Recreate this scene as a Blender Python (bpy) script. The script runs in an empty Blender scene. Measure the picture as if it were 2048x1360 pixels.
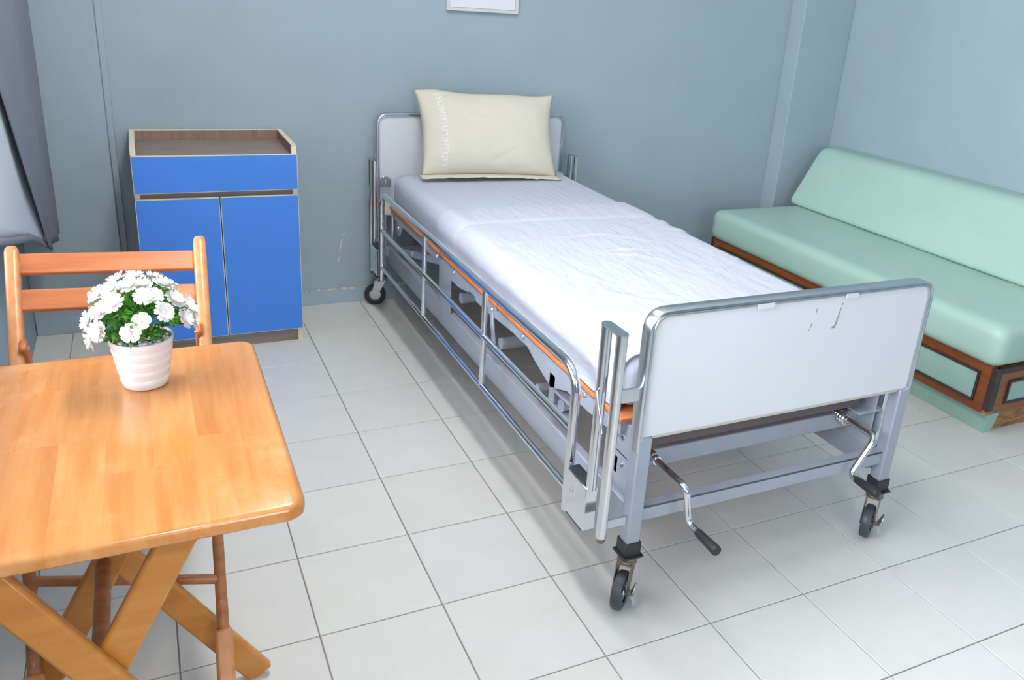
import bpy, bmesh, math, random
from mathutils import Vector, Matrix, noise
random.seed(7)
scene = bpy.context.scene
COL = scene.collection

# ------------------------------------------------------------------ camera
cam_d = bpy.data.cameras.new('camera'); cam = bpy.data.objects.new('camera', cam_d); COL.objects.link(cam)
CAM = Vector((-0.56625, -3.37338, 1.44038))
RT = Vector((0.90139128, -0.4275499, 0.0685189)); UP = Vector((0.09006889, 0.33991391, 0.93613361)); FW = Vector((0.42353436, 0.83765125, -0.34490438))
cam.matrix_world = Matrix(((RT.x, UP.x, -FW.x, CAM.x), (RT.y, UP.y, -FW.y, CAM.y), (RT.z, UP.z, -FW.z, CAM.z), (0, 0, 0, 1)))
cam_d.sensor_width = 36.0; cam_d.lens = 1648.75 / 2048 * 36
cam_d.shift_x = (1024 - 1094.3) / 2048; cam_d.shift_y = (596.3 - 680) / 2048
cam_d.clip_start = 0.05
scene.camera = cam

# ------------------------------------------------------------------ light
w = bpy.data.worlds.new('daylight'); scene.world = w; w.use_nodes = True
bg = w.node_tree.nodes['Background']; bg.inputs[0].default_value = (0.88, 0.94, 1.0, 1); bg.inputs[1].default_value = 13.5
def portal(name, loc, rot, sx, sy):
    l = bpy.data.lights.new(name, 'AREA'); l.shape = 'RECTANGLE'; l.size = sx; l.size_y = sy; l.cycles.is_portal = True
    o = bpy.data.objects.new(name, l); COL.objects.link(o); o.location = loc; o.rotation_euler = rot
WX = -1.03                                   # left wall
W1 = (-3.3, -0.75, 0.82, 2.25)               # window_1: y0 y1 z0 z1
W2 = (-0.45, 0.55, 0.90, 2.25)               # added_window added unseen behind the viewer for soft frontal light: x0 x1 z0 z1
YF = -5.4
portal('window_portal', (WX - .12, (W1[0] + W1[1]) / 2, (W1[2] + W1[3]) / 2), (0, -math.pi / 2, 0), W1[3] - W1[2], W1[1] - W1[0])
portal('window_portal', ((W2[0] + W2[1]) / 2, YF - .12, (W2[2] + W2[3]) / 2), (math.pi / 2, 0, 0), W2[1] - W2[0], W2[3] - W2[2])
fl = bpy.data.lights.new('camera_flash', 'POINT'); fl.energy = 14; fl.shadow_soft_size = 0.03; fl.color = (1, .98, .95)
fo = bpy.data.objects.new('camera_flash', fl); COL.objects.link(fo); fo.location = CAM + Vector((-.02, 0, .16))
scene.view_settings.view_transform = 'Standard'; scene.view_settings.look = 'None'
scene.view_settings.gamma = 1.0; scene.view_settings.use_curve_mapping = False
scene.view_settings.exposure = 0.13

# ------------------------------------------------------------------ materials
def S(r, g, b):
    f = lambda c: (c / 255 / 12.92) if c / 255 <= .04045 else ((c / 255 + .055) / 1.055) ** 2.4
    return (f(r), f(g), f(b), 1)
MATS = {}
def mat(name, col, rough=.5, metal=0, var=0.0, vscale=8, bump=0.0, bscale=60, stretch=(1, 1, 1), col2=None, spec=None, coat=0, tint=False, coords='Object', detail=4, **kw):
    m = bpy.data.materials.new(name); m.use_nodes = True; nt = m.node_tree; N = nt.nodes; L = nt.links
    b = N['Principled BSDF']; b.inputs['Base Color'].default_value = col
    b.inputs['Roughness'].default_value = rough; b.inputs['Metallic'].default_value = metal
    if spec is not None: b.inputs['Specular IOR Level'].default_value = spec
    if coat: b.inputs['Coat Weight'].default_value = coat; b.inputs['Coat Roughness'].default_value = .15
    tc = N.new('ShaderNodeTexCoord'); mp = N.new('ShaderNodeMapping'); mp.inputs['Scale'].default_value = stretch
    if coords == 'World':                       # world position shifted per object, so alike pieces differ in grain
        ge = N.new('ShaderNodeNewGeometry'); oi_ = N.new('ShaderNodeObjectInfo'); ad = N.new('ShaderNodeVectorMath'); ad.operation = 'MULTIPLY_ADD'
        ad.inputs[0].default_value = (0, 0, 0); ad.inputs[1].default_value = (9, 7, 5); L.new(oi_.outputs['Random'], ad.inputs[0]); L.new(ge.outputs['Position'], ad.inputs[2]); L.new(ad.outputs[0], mp.inputs[0])
    else: L.new(tc.outputs[coords], mp.inputs[0])
    csock = None
    if col2 is not None or var:
        nz = N.new('ShaderNodeTexNoise'); nz.inputs['Scale'].default_value = vscale; nz.inputs['Detail'].default_value = detail; nz.inputs['Roughness'].default_value = .6
        L.new(mp.outputs[0], nz.inputs[0])
        rp = N.new('ShaderNodeValToRGB'); rp.color_ramp.elements[0].position = .32; rp.color_ramp.elements[1].position = .68
        if col2 is None:
            k0, k1 = 1 - var, 1 + var
            rp.color_ramp.elements[0].color = tuple(min(1, c * k0) for c in col[:3]) + (1,); rp.color_ramp.elements[1].color = tuple(min(1, c * k1) for c in col[:3]) + (1,)
        else:
            rp.color_ramp.elements[0].color = col; rp.color_ramp.elements[1].color = col2
        L.new(nz.outputs['Fac'], rp.inputs[0]); csock = rp.outputs[0]; L.new(csock, b.inputs['Base Color'])
    if tint:
        oi = N.new('ShaderNodeObjectInfo'); mx = N.new('ShaderNodeMix'); mx.data_type = 'RGBA'; mx.blend_type = 'MULTIPLY'; mx.inputs[0].default_value = 1
        if csock: L.new(csock, mx.inputs[6])
        else: mx.inputs[6].default_value = col
        L.new(oi.outputs['Color'], mx.inputs[7]); L.new(mx.outputs[2], b.inputs['Base Color'])
    if bump:
        nb = N.new('ShaderNodeTexNoise'); nb.inputs['Scale'].default_value = bscale; nb.inputs['Detail'].default_value = 3
        L.new(mp.outputs[0], nb.inputs[0]); bp = N.new('ShaderNodeBump'); bp.inputs['Strength'].default_value = bump; bp.inputs['Distance'].default_value = kw.get('bdist', .01)
        L.new(nb.outputs['Fac'], bp.inputs['Height']); L.new(bp.outputs[0], b.inputs['Normal'])
    MATS[name] = m; return m
def wood(name, c1, c2, rough=.3, axis='y', sc=1.0, coat=.2, tint=True, worn=None):
    st = {'x': (1.2, 14, 14), 'y': (14, 1.2, 14), 'z': (14, 14, 1.2)}[axis]
    m = mat(name, c1, rough, var=.01, col2=c2, vscale=3.2 * sc, stretch=st, bump=.05, bscale=10, coat=coat, tint=tint, detail=6, coords='World')
    if worn:
        nt = m.node_tree; N = nt.nodes; L = nt.links; b = N['Principled BSDF']
        src = b.inputs['Base Color'].links[0].from_socket
        nz = N.new('ShaderNodeTexNoise'); nz.inputs['Scale'].default_value = worn[1]; nz.inputs['Detail'].default_value = 8; nz.inputs['Roughness'].default_value = .7
        geo = N.new('ShaderNodeNewGeometry'); L.new(geo.outputs['Position'], nz.inputs[0])
        rp = N.new('ShaderNodeValToRGB'); rp.color_ramp.elements[0].position = worn[2]; rp.color_ramp.elements[1].position = worn[2] + (worn[3] if len(worn) > 3 else .04)
        rp.color_ramp.elements[0].color = (0, 0, 0, 1); rp.color_ramp.elements[1].color = (1, 1, 1, 1)
        L.new(nz.outputs['Fac'], rp.inputs[0])
        mx = N.new('ShaderNodeMix'); mx.data_type = 'RGBA'; L.new(rp.outputs[0], mx.inputs[0]); L.new(src, mx.inputs[6]); mx.inputs[7].default_value = worn[0]
        L.new(mx.outputs[2], b.inputs['Base Color'])
    return m
M_wall = mat('wall_paint', S(157, 174, 184), .75, var=.03, vscale=3, bump=.10, bscale=110, coords='Generated' if False else 'Object')
M_wallbase = mat('skirting_paint', S(162, 180, 191), .6, var=.03, vscale=6, bump=.15, bscale=70)
M_ceil = mat('ceiling_paint', S(240, 240, 236), .9, var=.02)
M_tile = mat('floor_tile', S(214, 213, 210), .32, var=.025, vscale=9, tint=True, bump=.04, bscale=25, spec=.4)
M_grout = mat('tile_grout', S(150, 150, 152), .9, var=.08, vscale=20)
M_chrome = mat('chrome', (.72, .74, .77, 1), .14, 1, var=.03, vscale=14)
M_chromeD = mat('brushed_chrome', (.60, .64, .68, 1), .24, 1, var=.05, vscale=20)
M_silver = mat('silver_paint', S(160, 167, 180), .38, .15, var=.03, vscale=18, bump=.04, bscale=120)
M_black = mat('black_rubber', S(38, 40, 44), .45, var=.1, vscale=30)
M_wheel = mat('wheel_rubber', S(62, 66, 74), .42, var=.08, vscale=30)
M_rust = mat('rusty_steel', S(150, 146, 140), .45, .6, col2=S(120, 92, 62), vscale=40)
M_white = mat('white_laminate', S(214, 217, 223), .3, var=.012, vscale=5)
M_cream = mat('cream_edge', S(226, 216, 192), .5, var=.02)
M_strip = mat('edge_strip', S(186, 182, 172), .5, var=.03)
M_scuff = mat('scuffed_patch', S(150, 148, 150), .6, var=.12, vscale=60)
M_tape = mat('clear_tape', S(214, 216, 220), .3, var=.03)
M_mdf = mat('orange_board', S(206, 120, 70), .55, var=.1, vscale=20)
M_brown = mat('brown_bar', S(92, 82, 84), .5, var=.05)
M_sheet = mat('white_sheet', S(192, 195, 208), .85, var=.008, bump=.35, bscale=5, stretch=(4, 1.4, 4), bdist=.02, spec=.2)
M_stripe = mat('striped_sheet', S(187, 191, 206), .85, var=.01, bump=.22, bscale=5, stretch=(9, .8, 2), bdist=.02, spec=.2)
M_pillow = mat('cream_cotton', S(210, 204, 188), .9, var=.015, bump=.1, bscale=14, spec=.15)
M_print = mat('white_print', S(226, 226, 228), .8, var=.01)
M_vinyl = mat('green_vinyl', S(170, 201, 187), .36, var=.03, vscale=4, bump=.05, bscale=180, spec=.45)
M_vinylP = mat('green_panel', S(156, 190, 178), .4, var=.03, vscale=6)
M_sofaw = wood('sofa_wood', S(150, 82, 36), S(120, 58, 24), .35, 'y', tint=False)
M_sofawx = wood('sofa_wood_end', S(152, 88, 48), S(118, 62, 30), .35, 'x', tint=False)
M_trim = mat('dark_trim', S(46, 40, 38), .4, var=.2, vscale=40, col2=S(66, 54, 46))
M_raw = mat('raw_wood', S(120, 70, 42), .8, col2=S(190, 150, 106), vscale=14, stretch=(1, 1, 6))
M_blue = mat('blue_laminate', S(70, 131, 222), .4, var=.012, vscale=10, spec=.35)
M_walnut = wood('walnut_laminate', S(150, 134, 124), S(124, 108, 100), .45, 'x', tint=False, coat=0)
M_walnutz = wood('walnut_laminate_upright', S(152, 122, 104), S(126, 98, 82), .45, 'z', tint=False, coat=0)
M_table = wood('varnished_table_wood', S(204, 144, 84), S(188, 118, 56), .24, 'y', .8, coat=.35, worn=(S(216, 168, 116), 5, .52, .30))
M_tleg = wood('table_leg_wood', S(214, 146, 66), S(196, 122, 48), .35, 'x', .5, tint=False)
M_chair = wood('chair_wood', S(198, 118, 70), S(176, 97, 52), .35, 'x', worn=(S(226, 192, 168), 30, .66))
M_chairz = wood('chair_post_wood', S(214, 150, 96), S(196, 126, 76), .35, 'z', worn=(S(232, 202, 170), 26, .68))
M_dowel = wood('worn_dowel_wood', S(190, 126, 78), S(150, 96, 62), .45, 'x', worn=(S(206, 176, 150), 34, .62))
M_pot = mat('white_ceramic', S(226, 223, 227), .22, var=.005, coat=.3)
M_petal = mat('white_petal', S(238, 236, 231), .6, var=.01, vscale=40)
M_petal.node_tree.nodes['Principled BSDF'].inputs['Subsurface Weight'].default_value = 0
M_leaf = mat('green_leaf', S(112, 186, 66), .45, col2=S(70, 146, 44), vscale=30)
M_leafd = mat('deep_green_leaf', S(58, 126, 44), .45, col2=S(38, 96, 40), vscale=30)
M_peb = [mat('pebble_white', S(226, 224, 220), .5, var=.05), mat('pebble_grey', S(140, 142, 146), .5, var=.1), mat('pebble_brown', S(150, 118, 86), .5, var=.1)]
M_soil = mat('dark_filler', S(60, 56, 50), .9, var=.2, vscale=60)
M_curt = mat('grey_curtain', S(138, 142, 154), .95, var=.20, vscale=260, bump=.3, bscale=420, spec=.1)
M_lining = mat('white_lining', S(206, 212, 222), .9, var=.015, vscale=6, spec=.15)
M_frame = mat('cream_frame', S(214, 212, 210), .4, var=.02)
M_paper = mat('white_paper', S(222, 224, 232), .6, var=.01)
M_alu = mat('window_aluminium', S(200, 204, 208), .4, .6, var=.02)
gm = bpy.data.materials.new('window_glass'); gm.use_nodes = True; nt = gm.node_tree
for n in list(nt.nodes):
    if n.type == 'BSDF_PRINCIPLED': nt.nodes.remove(n)
gt = nt.nodes.new('ShaderNodeBsdfTransparent'); gg = nt.nodes.new('ShaderNodeBsdfGlossy'); gg.inputs['Roughness'].default_value = .02
gf = nt.nodes.new('ShaderNodeFresnel'); gf.inputs[0].default_value = 1.45; gx = nt.nodes.new('ShaderNodeMixShader')
nt.links.new(gf.outputs[0], gx.inputs[0]); nt.links.new(gt.outputs[0], gx.inputs[1]); nt.links.new(gg.outputs[0], gx.inputs[2])
nt.links.new(gx.outputs[0], nt.nodes['Material Output'].inputs[0])
M_glass = gm
def emit(name, col, s):
    m = bpy.data.materials.new(name); m.use_nodes = True; b = m.node_tree.nodes['Principled BSDF']
    b.inputs['Base Color'].default_value = col; b.inputs['Emission Color'].default_value = col; b.inputs['Emission Strength'].default_value = s
    return m
M_added_lamp = emit('added_lamp_glow', (1, .98, .95, 1), 29.0)  # emission of the overhead fill lamp added out of view

# ------------------------------------------------------------------ mesh helpers
class MB:
    def __init__(s): s.v = []; s.f = []; s.mi = []
    def add(s, vs, fs, mi=0):
        k = len(s.v); s.v += [tuple(p) for p in vs]; s.f += [tuple(i + k for i in f) for f in fs]; s.mi += [mi] * len(fs); return s
    def box(s, x0, x1, y0, y1, z0, z1, mi=0):
        return s.add([(x0, y0, z0), (x1, y0, z0), (x1, y1, z0), (x0, y1, z0), (x0, y0, z1), (x1, y0, z1), (x1, y1, z1), (x0, y1, z1)],
                     [(0, 3, 2, 1), (4, 5, 6, 7), (0, 1, 5, 4), (1, 2, 6, 5), (2, 3, 7, 6), (3, 0, 4, 7)], mi)
    def bar(s, p0, p1, wd, th, side):
        """board from p0 to p1, width wd across, thickness th along `side`"""
        p0, p1 = Vector(p0), Vector(p1); d = (p1 - p0).normalized(); n = Vector(side).normalized(); c = d.cross(n).normalized()
        vs = []
        for p in (p0, p1):
            for a, b in ((-1, -1), (1, -1), (1, 1), (-1, 1)): vs.append(p + c * wd / 2 * a + n * th / 2 * b)
        return s.add(vs, [(0, 3, 2, 1), (4, 5, 6, 7), (0, 1, 5, 4), (1, 2, 6, 5), (2, 3, 7, 6), (3, 0, 4, 7)])
    def tube(s, pts, r, seg=12, closed=False, cap=True):
        P = [Vector(p) for p in pts]; n = len(P); rs = r if isinstance(r, (list, tuple)) else [r] * n
        T = []
        for i in range(n):
            a = P[(i - 1) % n] if (closed or i > 0) else P[i]; b = P[(i + 1) % n] if (closed or i < n - 1) else P[i]
            T.append((b - a).normalized())
        u = T[0].orthogonal().normalized(); vs = []
        for i in range(n):
            u = (u - T[i] * u.dot(T[i])).normalized(); w_ = T[i].cross(u)
            for k in range(seg):
                a = 2 * math.pi * k / seg; vs.append(P[i] + (u * math.cos(a) + w_ * math.sin(a)) * rs[i])
        fs = []
        for i in range(n if closed else n - 1):
            j = (i + 1) % n
            for k in range(seg):
                q = (k + 1) % seg; fs.append((i * seg + k, i * seg + q, j * seg + q, j * seg + k))
        if cap and not closed:
            fs.append(tuple(range(seg - 1, -1, -1))); fs.append(tuple((n - 1) * seg + k for k in range(seg)))
        return s.add(vs, fs)
    def cyl(s, p0, p1, r, seg=14): return s.tube([p0, p1], r, seg)
    def lathe(s, prof, c, seg=32, axis=(0, 0, 1)):
        ax = Vector(axis).normalized(); u = ax.orthogonal().normalized(); w_ = ax.cross(u); c = Vector(c); vs = []; n = len(prof)
        for r, z in prof:
            for k in range(seg):
                a = 2 * math.pi * k / seg; vs.append(c + ax * z + (u * math.cos(a) + w_ * math.sin(a)) * max(r, 1e-5))
        fs = []
        for i in range(n - 1):
            for k in range(seg):
                q = (k + 1) % seg; fs.append((i * seg + k, i * seg + q, (i + 1) * seg + q, (i + 1) * seg + k))
        return s.add(vs, fs)
    def prism(s, poly, a0, a1, plane):
        """extrude a 2-D polygon; plane 'x' -> (y,z) polygon along x, 'y' -> (x,z), 'z' -> (x,y)"""
        def P(p, a): return {'x': (a, p[0], p[1]), 'y': (p[0], a, p[1]), 'z': (p[0], p[1], a)}[plane]
        n = len(poly); vs = [P(p, a0) for p in poly] + [P(p, a1) for p in poly]
        return s.add(vs, [tuple(range(n)), tuple(range(2 * n - 1, n - 1, -1))] + [(i, i + n, (i + 1) % n + n, (i + 1) % n) for i in range(n)])
    def sweep(s, path, prof, bvec):
        """sweep profile (n,b) along an open planar path; b along bvec, n the in-plane outward normal"""
        P = [Vector(p) for p in path]; B = Vector(bvec).normalized(); n = len(P); m = len(prof); vs = []
        for i in range(n):
            t1 = (P[i] - P[i - 1]).normalized() if i > 0 else None; t2 = (P[i + 1] - P[i]).normalized() if i < n - 1 else None
            if t1 is None: t1 = t2
            if t2 is None: t2 = t1
            t = (t1 + t2).normalized(); nn = t.cross(B).normalized(); k = 1 / max(.5, t.dot(t1))
            for a, b in prof: vs.append(P[i] + nn * a * k + B * b)
        fs = [(i * m + k, i * m + (k + 1) % m, (i + 1) * m + (k + 1) % m, (i + 1) * m + k) for i in range(n - 1) for k in range(m)]
        fs += [tuple(range(m - 1, -1, -1)), tuple((n - 1) * m + k for k in range(m))]
        return s.add(vs, fs)
    def grid(s, fn, nu, nv, flip=False):
        vs = [fn(i / nu, j / nv) for j in range(nv + 1) for i in range(nu + 1)]; fs = []
        for j in range(nv):
            for i in range(nu):
                a = j * (nu + 1) + i; q = (a, a + 1, a + nu + 2, a + nu + 1); fs.append(q[::-1] if flip else q)
        return s.add(vs, fs)
def arc_path(pts, rad, n=7):
    """round the inner corners of a polyline"""
    P = [Vector(p) for p in pts]; out = [P[0]]
    for i in range(1, len(P) - 1):
        a = (P[i - 1] - P[i]); b = (P[i + 1] - P[i]); r = min(rad, a.length * .49, b.length * .49)
        A = P[i] + a.normalized() * r; B = P[i] + b.normalized() * r
        for k in range(n + 1):
            t = k / n; out.append(A * (1 - t) ** 2 + P[i] * 2 * t * (1 - t) + B * t * t)
    out.append(P[-1]); return out
WL = {}
def obj(name, mb, material, parent=None, bevel=0, bseg=2, smooth=True, ang=35, solid=0):
    c = Vector((0, 0, 0))
    lo = [min(p[i] for p in mb.v) for i in range(3)]; hi = [max(p[i] for p in mb.v) for i in range(3)]
    c = Vector([(lo[i] + hi[i]) / 2 for i in range(3)])
    if parent is None: c.z = lo[2]
    me = bpy.data.meshes.new(name); me.from_pydata([tuple(Vector(p) - c) for p in mb.v], [], mb.f)
    for m in (material if isinstance(material, list) else [material]): me.materials.append(m)
    if any(mb.mi): me.polygons.foreach_set('material_index', mb.mi)
    bm = bmesh.new(); bm.from_mesh(me); bmesh.ops.recalc_face_normals(bm, faces=bm.faces); bm.to_mesh(me); bm.free()
    if smooth:
        me.polygons.foreach_set('use_smooth', [True] * len(me.polygons)); me.set_sharp_from_angle(angle=math.radians(ang))
    o = bpy.data.objects.new(name, me); COL.objects.link(o)
    if parent is not None: o.parent = parent; o.location = c - WL[parent.name]
    else: o.location = c
    WL[o.name] = c
    if solid:
        md = o.modifiers.new('thickness', 'SOLIDIFY'); md.thickness = solid; md.offset = 0
    if bevel:
        md = o.modifiers.new('bevel', 'BEVEL'); md.width = bevel; md.segments = bseg; md.limit_method = 'ANGLE'; md.angle_limit = math.radians(40); md.harden_normals = False
    return o
def empty(name, loc):
    o = bpy.data.objects.new(name, None); COL.objects.link(o); o.location = loc; o.empty_display_size = .1; WL[o.name] = Vector(loc); return o
def tag(o, label=None, cat=None, group=None, kind=None):
    if label: o['label'] = label
    if cat: o['category'] = cat
    if group: o['group'] = group
    if kind: o['kind'] = kind
    return o
def B(x0, x1, y0, y1, z0, z1): return MB().box(x0, x1, y0, y1, z0, z1)
def struct(o, label=None, cat=None): return tag(o, label, cat, kind='structure')

# ================================================================== THE ROOM
YB = 0.33; XR = 3.0; ZC = 2.75
fl_o = struct(obj('floor', B(WX - .15, XR + .15, YF - .15, YB + .15, -.12, -.005), M_grout, smooth=False), 'floor of pale grey square ceramic tiles with thin dark joints', 'floor')
def tile_mesh(wx, wy):
    g = .0016; a, b = wx / 2 - g, wy / 2 - g; c = .0012; mb = MB()
    vs = [(-a, -b, -.005), (a, -b, -.005), (a, b, -.005), (-a, b, -.005), (-a, -b, -c), (a, -b, -c), (a, b, -c), (-a, b, -c), (-a + c, -b + c, 0), (a - c, -b + c, 0), (a - c, b - c, 0), (-a + c, b - c, 0)]
    fs = [(8, 9, 10, 11)]
    for i in range(4):
        j = (i + 1) % 4; fs += [(i, j, 4 + j, 4 + i), (4 + i, 4 + j, 8 + j, 8 + i)]
    me = bpy.data.meshes.new('tile'); me.from_pydata(vs, [], fs); me.materials.append(M_tile); return me
TM = {}
xs = [WX] + [round(.3 * i, 3) for i in range(-3, 11)]
ys = [YB] + [round(-.3 * j, 3) for j in range(0, 19)]
rt = random.Random(3)
for i in range(len(xs) - 1):
    for j in range(len(ys) - 1):
        if len(ys) - j < 0: continue
        wx, wy = xs[i + 1] - xs[i], ys[j] - ys[j + 1]; k = (round(wx, 3), round(wy, 3))
        if k not in TM: TM[k] = tile_mesh(wx, wy)
        t = bpy.data.objects.new('tile', TM[k]); COL.objects.link(t); t.parent = fl_o
        t.location = Vector(((xs[i] + xs[i + 1]) / 2, (ys[j] + ys[j + 1]) / 2, 0)) - WL[fl_o.name]
        s = 1 + rt.uniform(-.022, .016); t.color = (s, s * rt.uniform(.994, 1.004), s * rt.uniform(.985, 1.01), 1)
struct(obj('ceiling', B(WX - .15, XR + .15, YF - .15, YB + .15, ZC, ZC + .12), M_ceil, smooth=False), 'white painted ceiling of the ward room', 'ceiling')
struct(obj('wall_back', B(WX - .15, XR + .15, YB, YB + .15, 0, ZC), M_wall, smooth=False), 'teal blue painted wall behind the bed head and cabinet', 'wall')
struct(obj('wall_right', B(XR, XR + .15, YF - .15, YB, 0, ZC), M_wall, smooth=False), 'teal blue painted wall behind the green sofa', 'wall')
wf = MB()
wf.box(WX - .15, XR, YF - .15, YF, 0, W2[2]); wf.box(WX - .15, XR, YF - .15, YF, W2[3], ZC); wf.box(WX - .15, W2[0], YF - .15, YF, W2[2], W2[3]); wf.box(W2[1], XR, YF - .15, YF, W2[2], W2[3])
struct(obj('wall_front', wf, M_wall, smooth=False), 'teal blue wall on the viewer side of the room', 'wall')
lw = MB()
lw.box(WX - .15, WX, YF, YB, 0, W1[2]); lw.box(WX - .15, WX, YF, YB, W1[3], ZC); lw.box(WX - .15, WX, W1[1], YB, W1[2], W1[3]); lw.box(WX - .15, WX, YF, W1[0], W1[2], W1[3])
struct(obj('wall_left', lw, M_wall, smooth=False), 'teal blue wall under and around the window', 'wall')
struct(obj('wall_pier_left', B(WX, -.692, .262, YB, 0, ZC), M_wall, bevel=.004), 'shallow teal blue wall pier beside the curtain', 'wall pier')
struct(obj('wall_pier_right', B(2.655, XR, .22, YB, 0, ZC), M_wall, bevel=.004), 'shallow teal blue wall pier behind the far end of the sofa', 'wall pier')
struct(obj('baseboard_back', B(-.66, 2.655, YB - .006, YB, 0, .075), M_wallbase, bevel=.002), 'low teal skirting band along the back wall', 'baseboard')
struct(obj('baseboard_pier', B(WX + .004, -.69, .255, .262, 0, .075), M_wallbase, bevel=.002), 'low teal skirting band on the pier beside the curtain', 'baseboard')
tr = MB().box(-.692, -.668, YB - .03, YB, 0, ZC)
struct(obj('trim_1', tr, M_wall, bevel=.003), 'narrow painted cable trunking running up beside the wall pier', 'trunking')
# flaked paint along the skirting
r2 = random.Random(5)
fk = MB()
for k in range(26):
    x = r2.uniform(.05, .62); l = r2.uniform(.004, .02)
    fk.box(x, x + l, YB - .0075, YB - .0058, .070 + r2.uniform(-.003, .003), .0725 + r2.uniform(0, .005))
for (x, z, l) in ((.21, .25, .06), (.225, .33, .02), (.2, .2, .03)): fk.bar((x, YB - .0005, z), (x + .008, YB - .0005, z + l), .003, .001, (0, 1, 0))
tag(obj('chipped_paint', fk, M_cream, bpy.data.objects['wall_back']), kind='stuff')
# window
win = struct(empty('window_1', (WX - .07, (W1[0] + W1[1]) / 2, W1[2])), 'long aluminium window in the left wall', 'window')
fm = MB(); fw = .05
fm.box(WX - .10, WX - .04, W1[0], W1[1], W1[2], W1[2] + fw); fm.box(WX - .10, WX - .04, W1[0], W1[1], W1[3] - fw, W1[3])
npan = 4; dy = (W1[1] - W1[0]) / npan
for k in range(npan + 1):
    y = W1[0] + dy * k; y0 = min(max(y - fw / 2, W1[0]), W1[1] - fw); fm.box(WX - .10, WX - .04, y0, y0 + fw, W1[2] + fw, W1[3] - fw)
obj('window_frame', fm, M_alu, win, bevel=.003)
for k in range(npan):
    y = W1[0] + dy * k; obj('pane', B(WX - .073, WX - .067, y + fw / 2, y + dy - fw / 2, W1[2] + fw, W1[3] - fw), M_glass, win, smooth=False)
obj('window_sill', B(WX - .04, WX + .03, W1[0] - .04, W1[1] + .04, W1[2] - .03, W1[2]), M_white, win, bevel=.004)

win = struct(empty('added_window', ((W2[0] + W2[1]) / 2, YF - .07, W2[2])), 'unseen aluminium window added behind the viewer to light surfaces facing the camera', 'window')
fm = MB(); xm_ = (W2[0] + W2[1]) / 2
fm.box(W2[0], W2[1], YF - .10, YF - .04, W2[2], W2[2] + fw); fm.box(W2[0], W2[1], YF - .10, YF - .04, W2[3] - fw, W2[3])
for x in (W2[0], xm_ - fw / 2, W2[1] - fw): fm.box(x, x + fw, YF - .10, YF - .04, W2[2] + fw, W2[3] - fw)
obj('window_frame', fm, M_alu, win, bevel=.003)
for x0, x1 in ((W2[0] + fw, xm_ - fw / 2), (xm_ + fw / 2, W2[1] - fw)): obj('pane', B(x0, x1, YF - .073, YF - .067, W2[2] + fw, W2[3] - fw), M_glass, win, smooth=False)

# unseen ceiling lamp, added to brighten the floor left of the bed
LX, LY = -.05, -1.35
L = tag(empty('added_ceiling_lamp', (LX, LY, ZC)), 'unseen flat ceiling lamp added to brighten the floor between cabinet and bed', 'lamp')
obj('added_lamp_housing', B(LX - .17, LX + .17, LY - .64, LY + .64, ZC - .03, ZC), M_white, L, bevel=.004)
obj('added_lamp_panel', B(LX - .14, LX + .14, LY - .6, LY + .6, ZC - .05, ZC - .03), M_added_lamp, L, bevel=.006)

# ================================================================== HOSPITAL BED
FX0, FX1, FY = .410, 1.306, -1.945          # footboard outer x, plane y
HX0, HX1, HY = .362, 1.290, .262            # headboard
bed = tag(empty('hospital_bed', (.84, -.84, 0)), 'chrome and silver hospital bed with white end boards, side rails and hand cranks', 'bed')
def board(name, x0, x1, y, ztop, zbot, zside, rad, th):
    e = .011
    pan = arc_path([(x0 + e, y, zbot), (x0 + e, y, ztop - e), (x1 - e, y, ztop - e), (x1 - e, y, zbot)], rad * .8)
    p = obj(name, MB().prism([(q.x, q.z) for q in pan], y - th / 2, y + th / 2, 'y'), M_white, bed, bevel=.001)
    path = arc_path([(x0, y, zside), (x0, y, ztop), (x1, y, ztop), (x1, y, zside)], rad, 9)
    d = th / 2 + .007
    prof = [(0, -d + .003), (.000, d - .003), (-.004, d), (-.013, d), (-.016, d - .003), (-.016, -d + .003), (-.0145, -d), (-.0105, -d), (-.0085, -d + .0025), (-.0065, -d), (-.003, -d)]
    obj('board_frame', MB().sweep(path, prof, (0, 1, 0)), M_chromeD, p, ang=50)
    tr = MB().box(x0 + .046, x1 - .046, y - th / 2 - .002, y + th / 2 + .002, zbot - .005, zbot + .002)
    obj('bottom_strip', tr, M_strip, p, bevel=.001)
    return p
fb = board('footboard', FX0, FX1, FY, .800, .478, .445, .055, .022)
hb = board('headboard', HX0, HX1, HY, .903, .44, .42, .055, .022)
for (x, wd) in ((.705, .05), (.985, .04)):
    obj('tape_strip', B(x, x + wd, FY - .0195, FY - .0175, .777, .790), M_tape, fb, smooth=False)
sc = [[(.899, .744), (.901, .744), (.903, .757), (.900, .757)], [(.888, .706), (.892, .708), (.894, .721), (.892, .721)], [(.884, .698), (.887, .698), (.889, .703), (.887, .703)],
      [(.970, .704), (.976, .704), (.983, .752), (.980, .752)], [(.960, .697), (.974, .697), (.974, .704), (.966, .704)], [(.981, .757), (.984, .757), (.986, .764), (.983, .764)]]
for q in sc: obj('scuff_mark', MB().prism(q, FY - .0116, FY - .0109, 'y'), M_scuff, fb, smooth=False)
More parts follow.
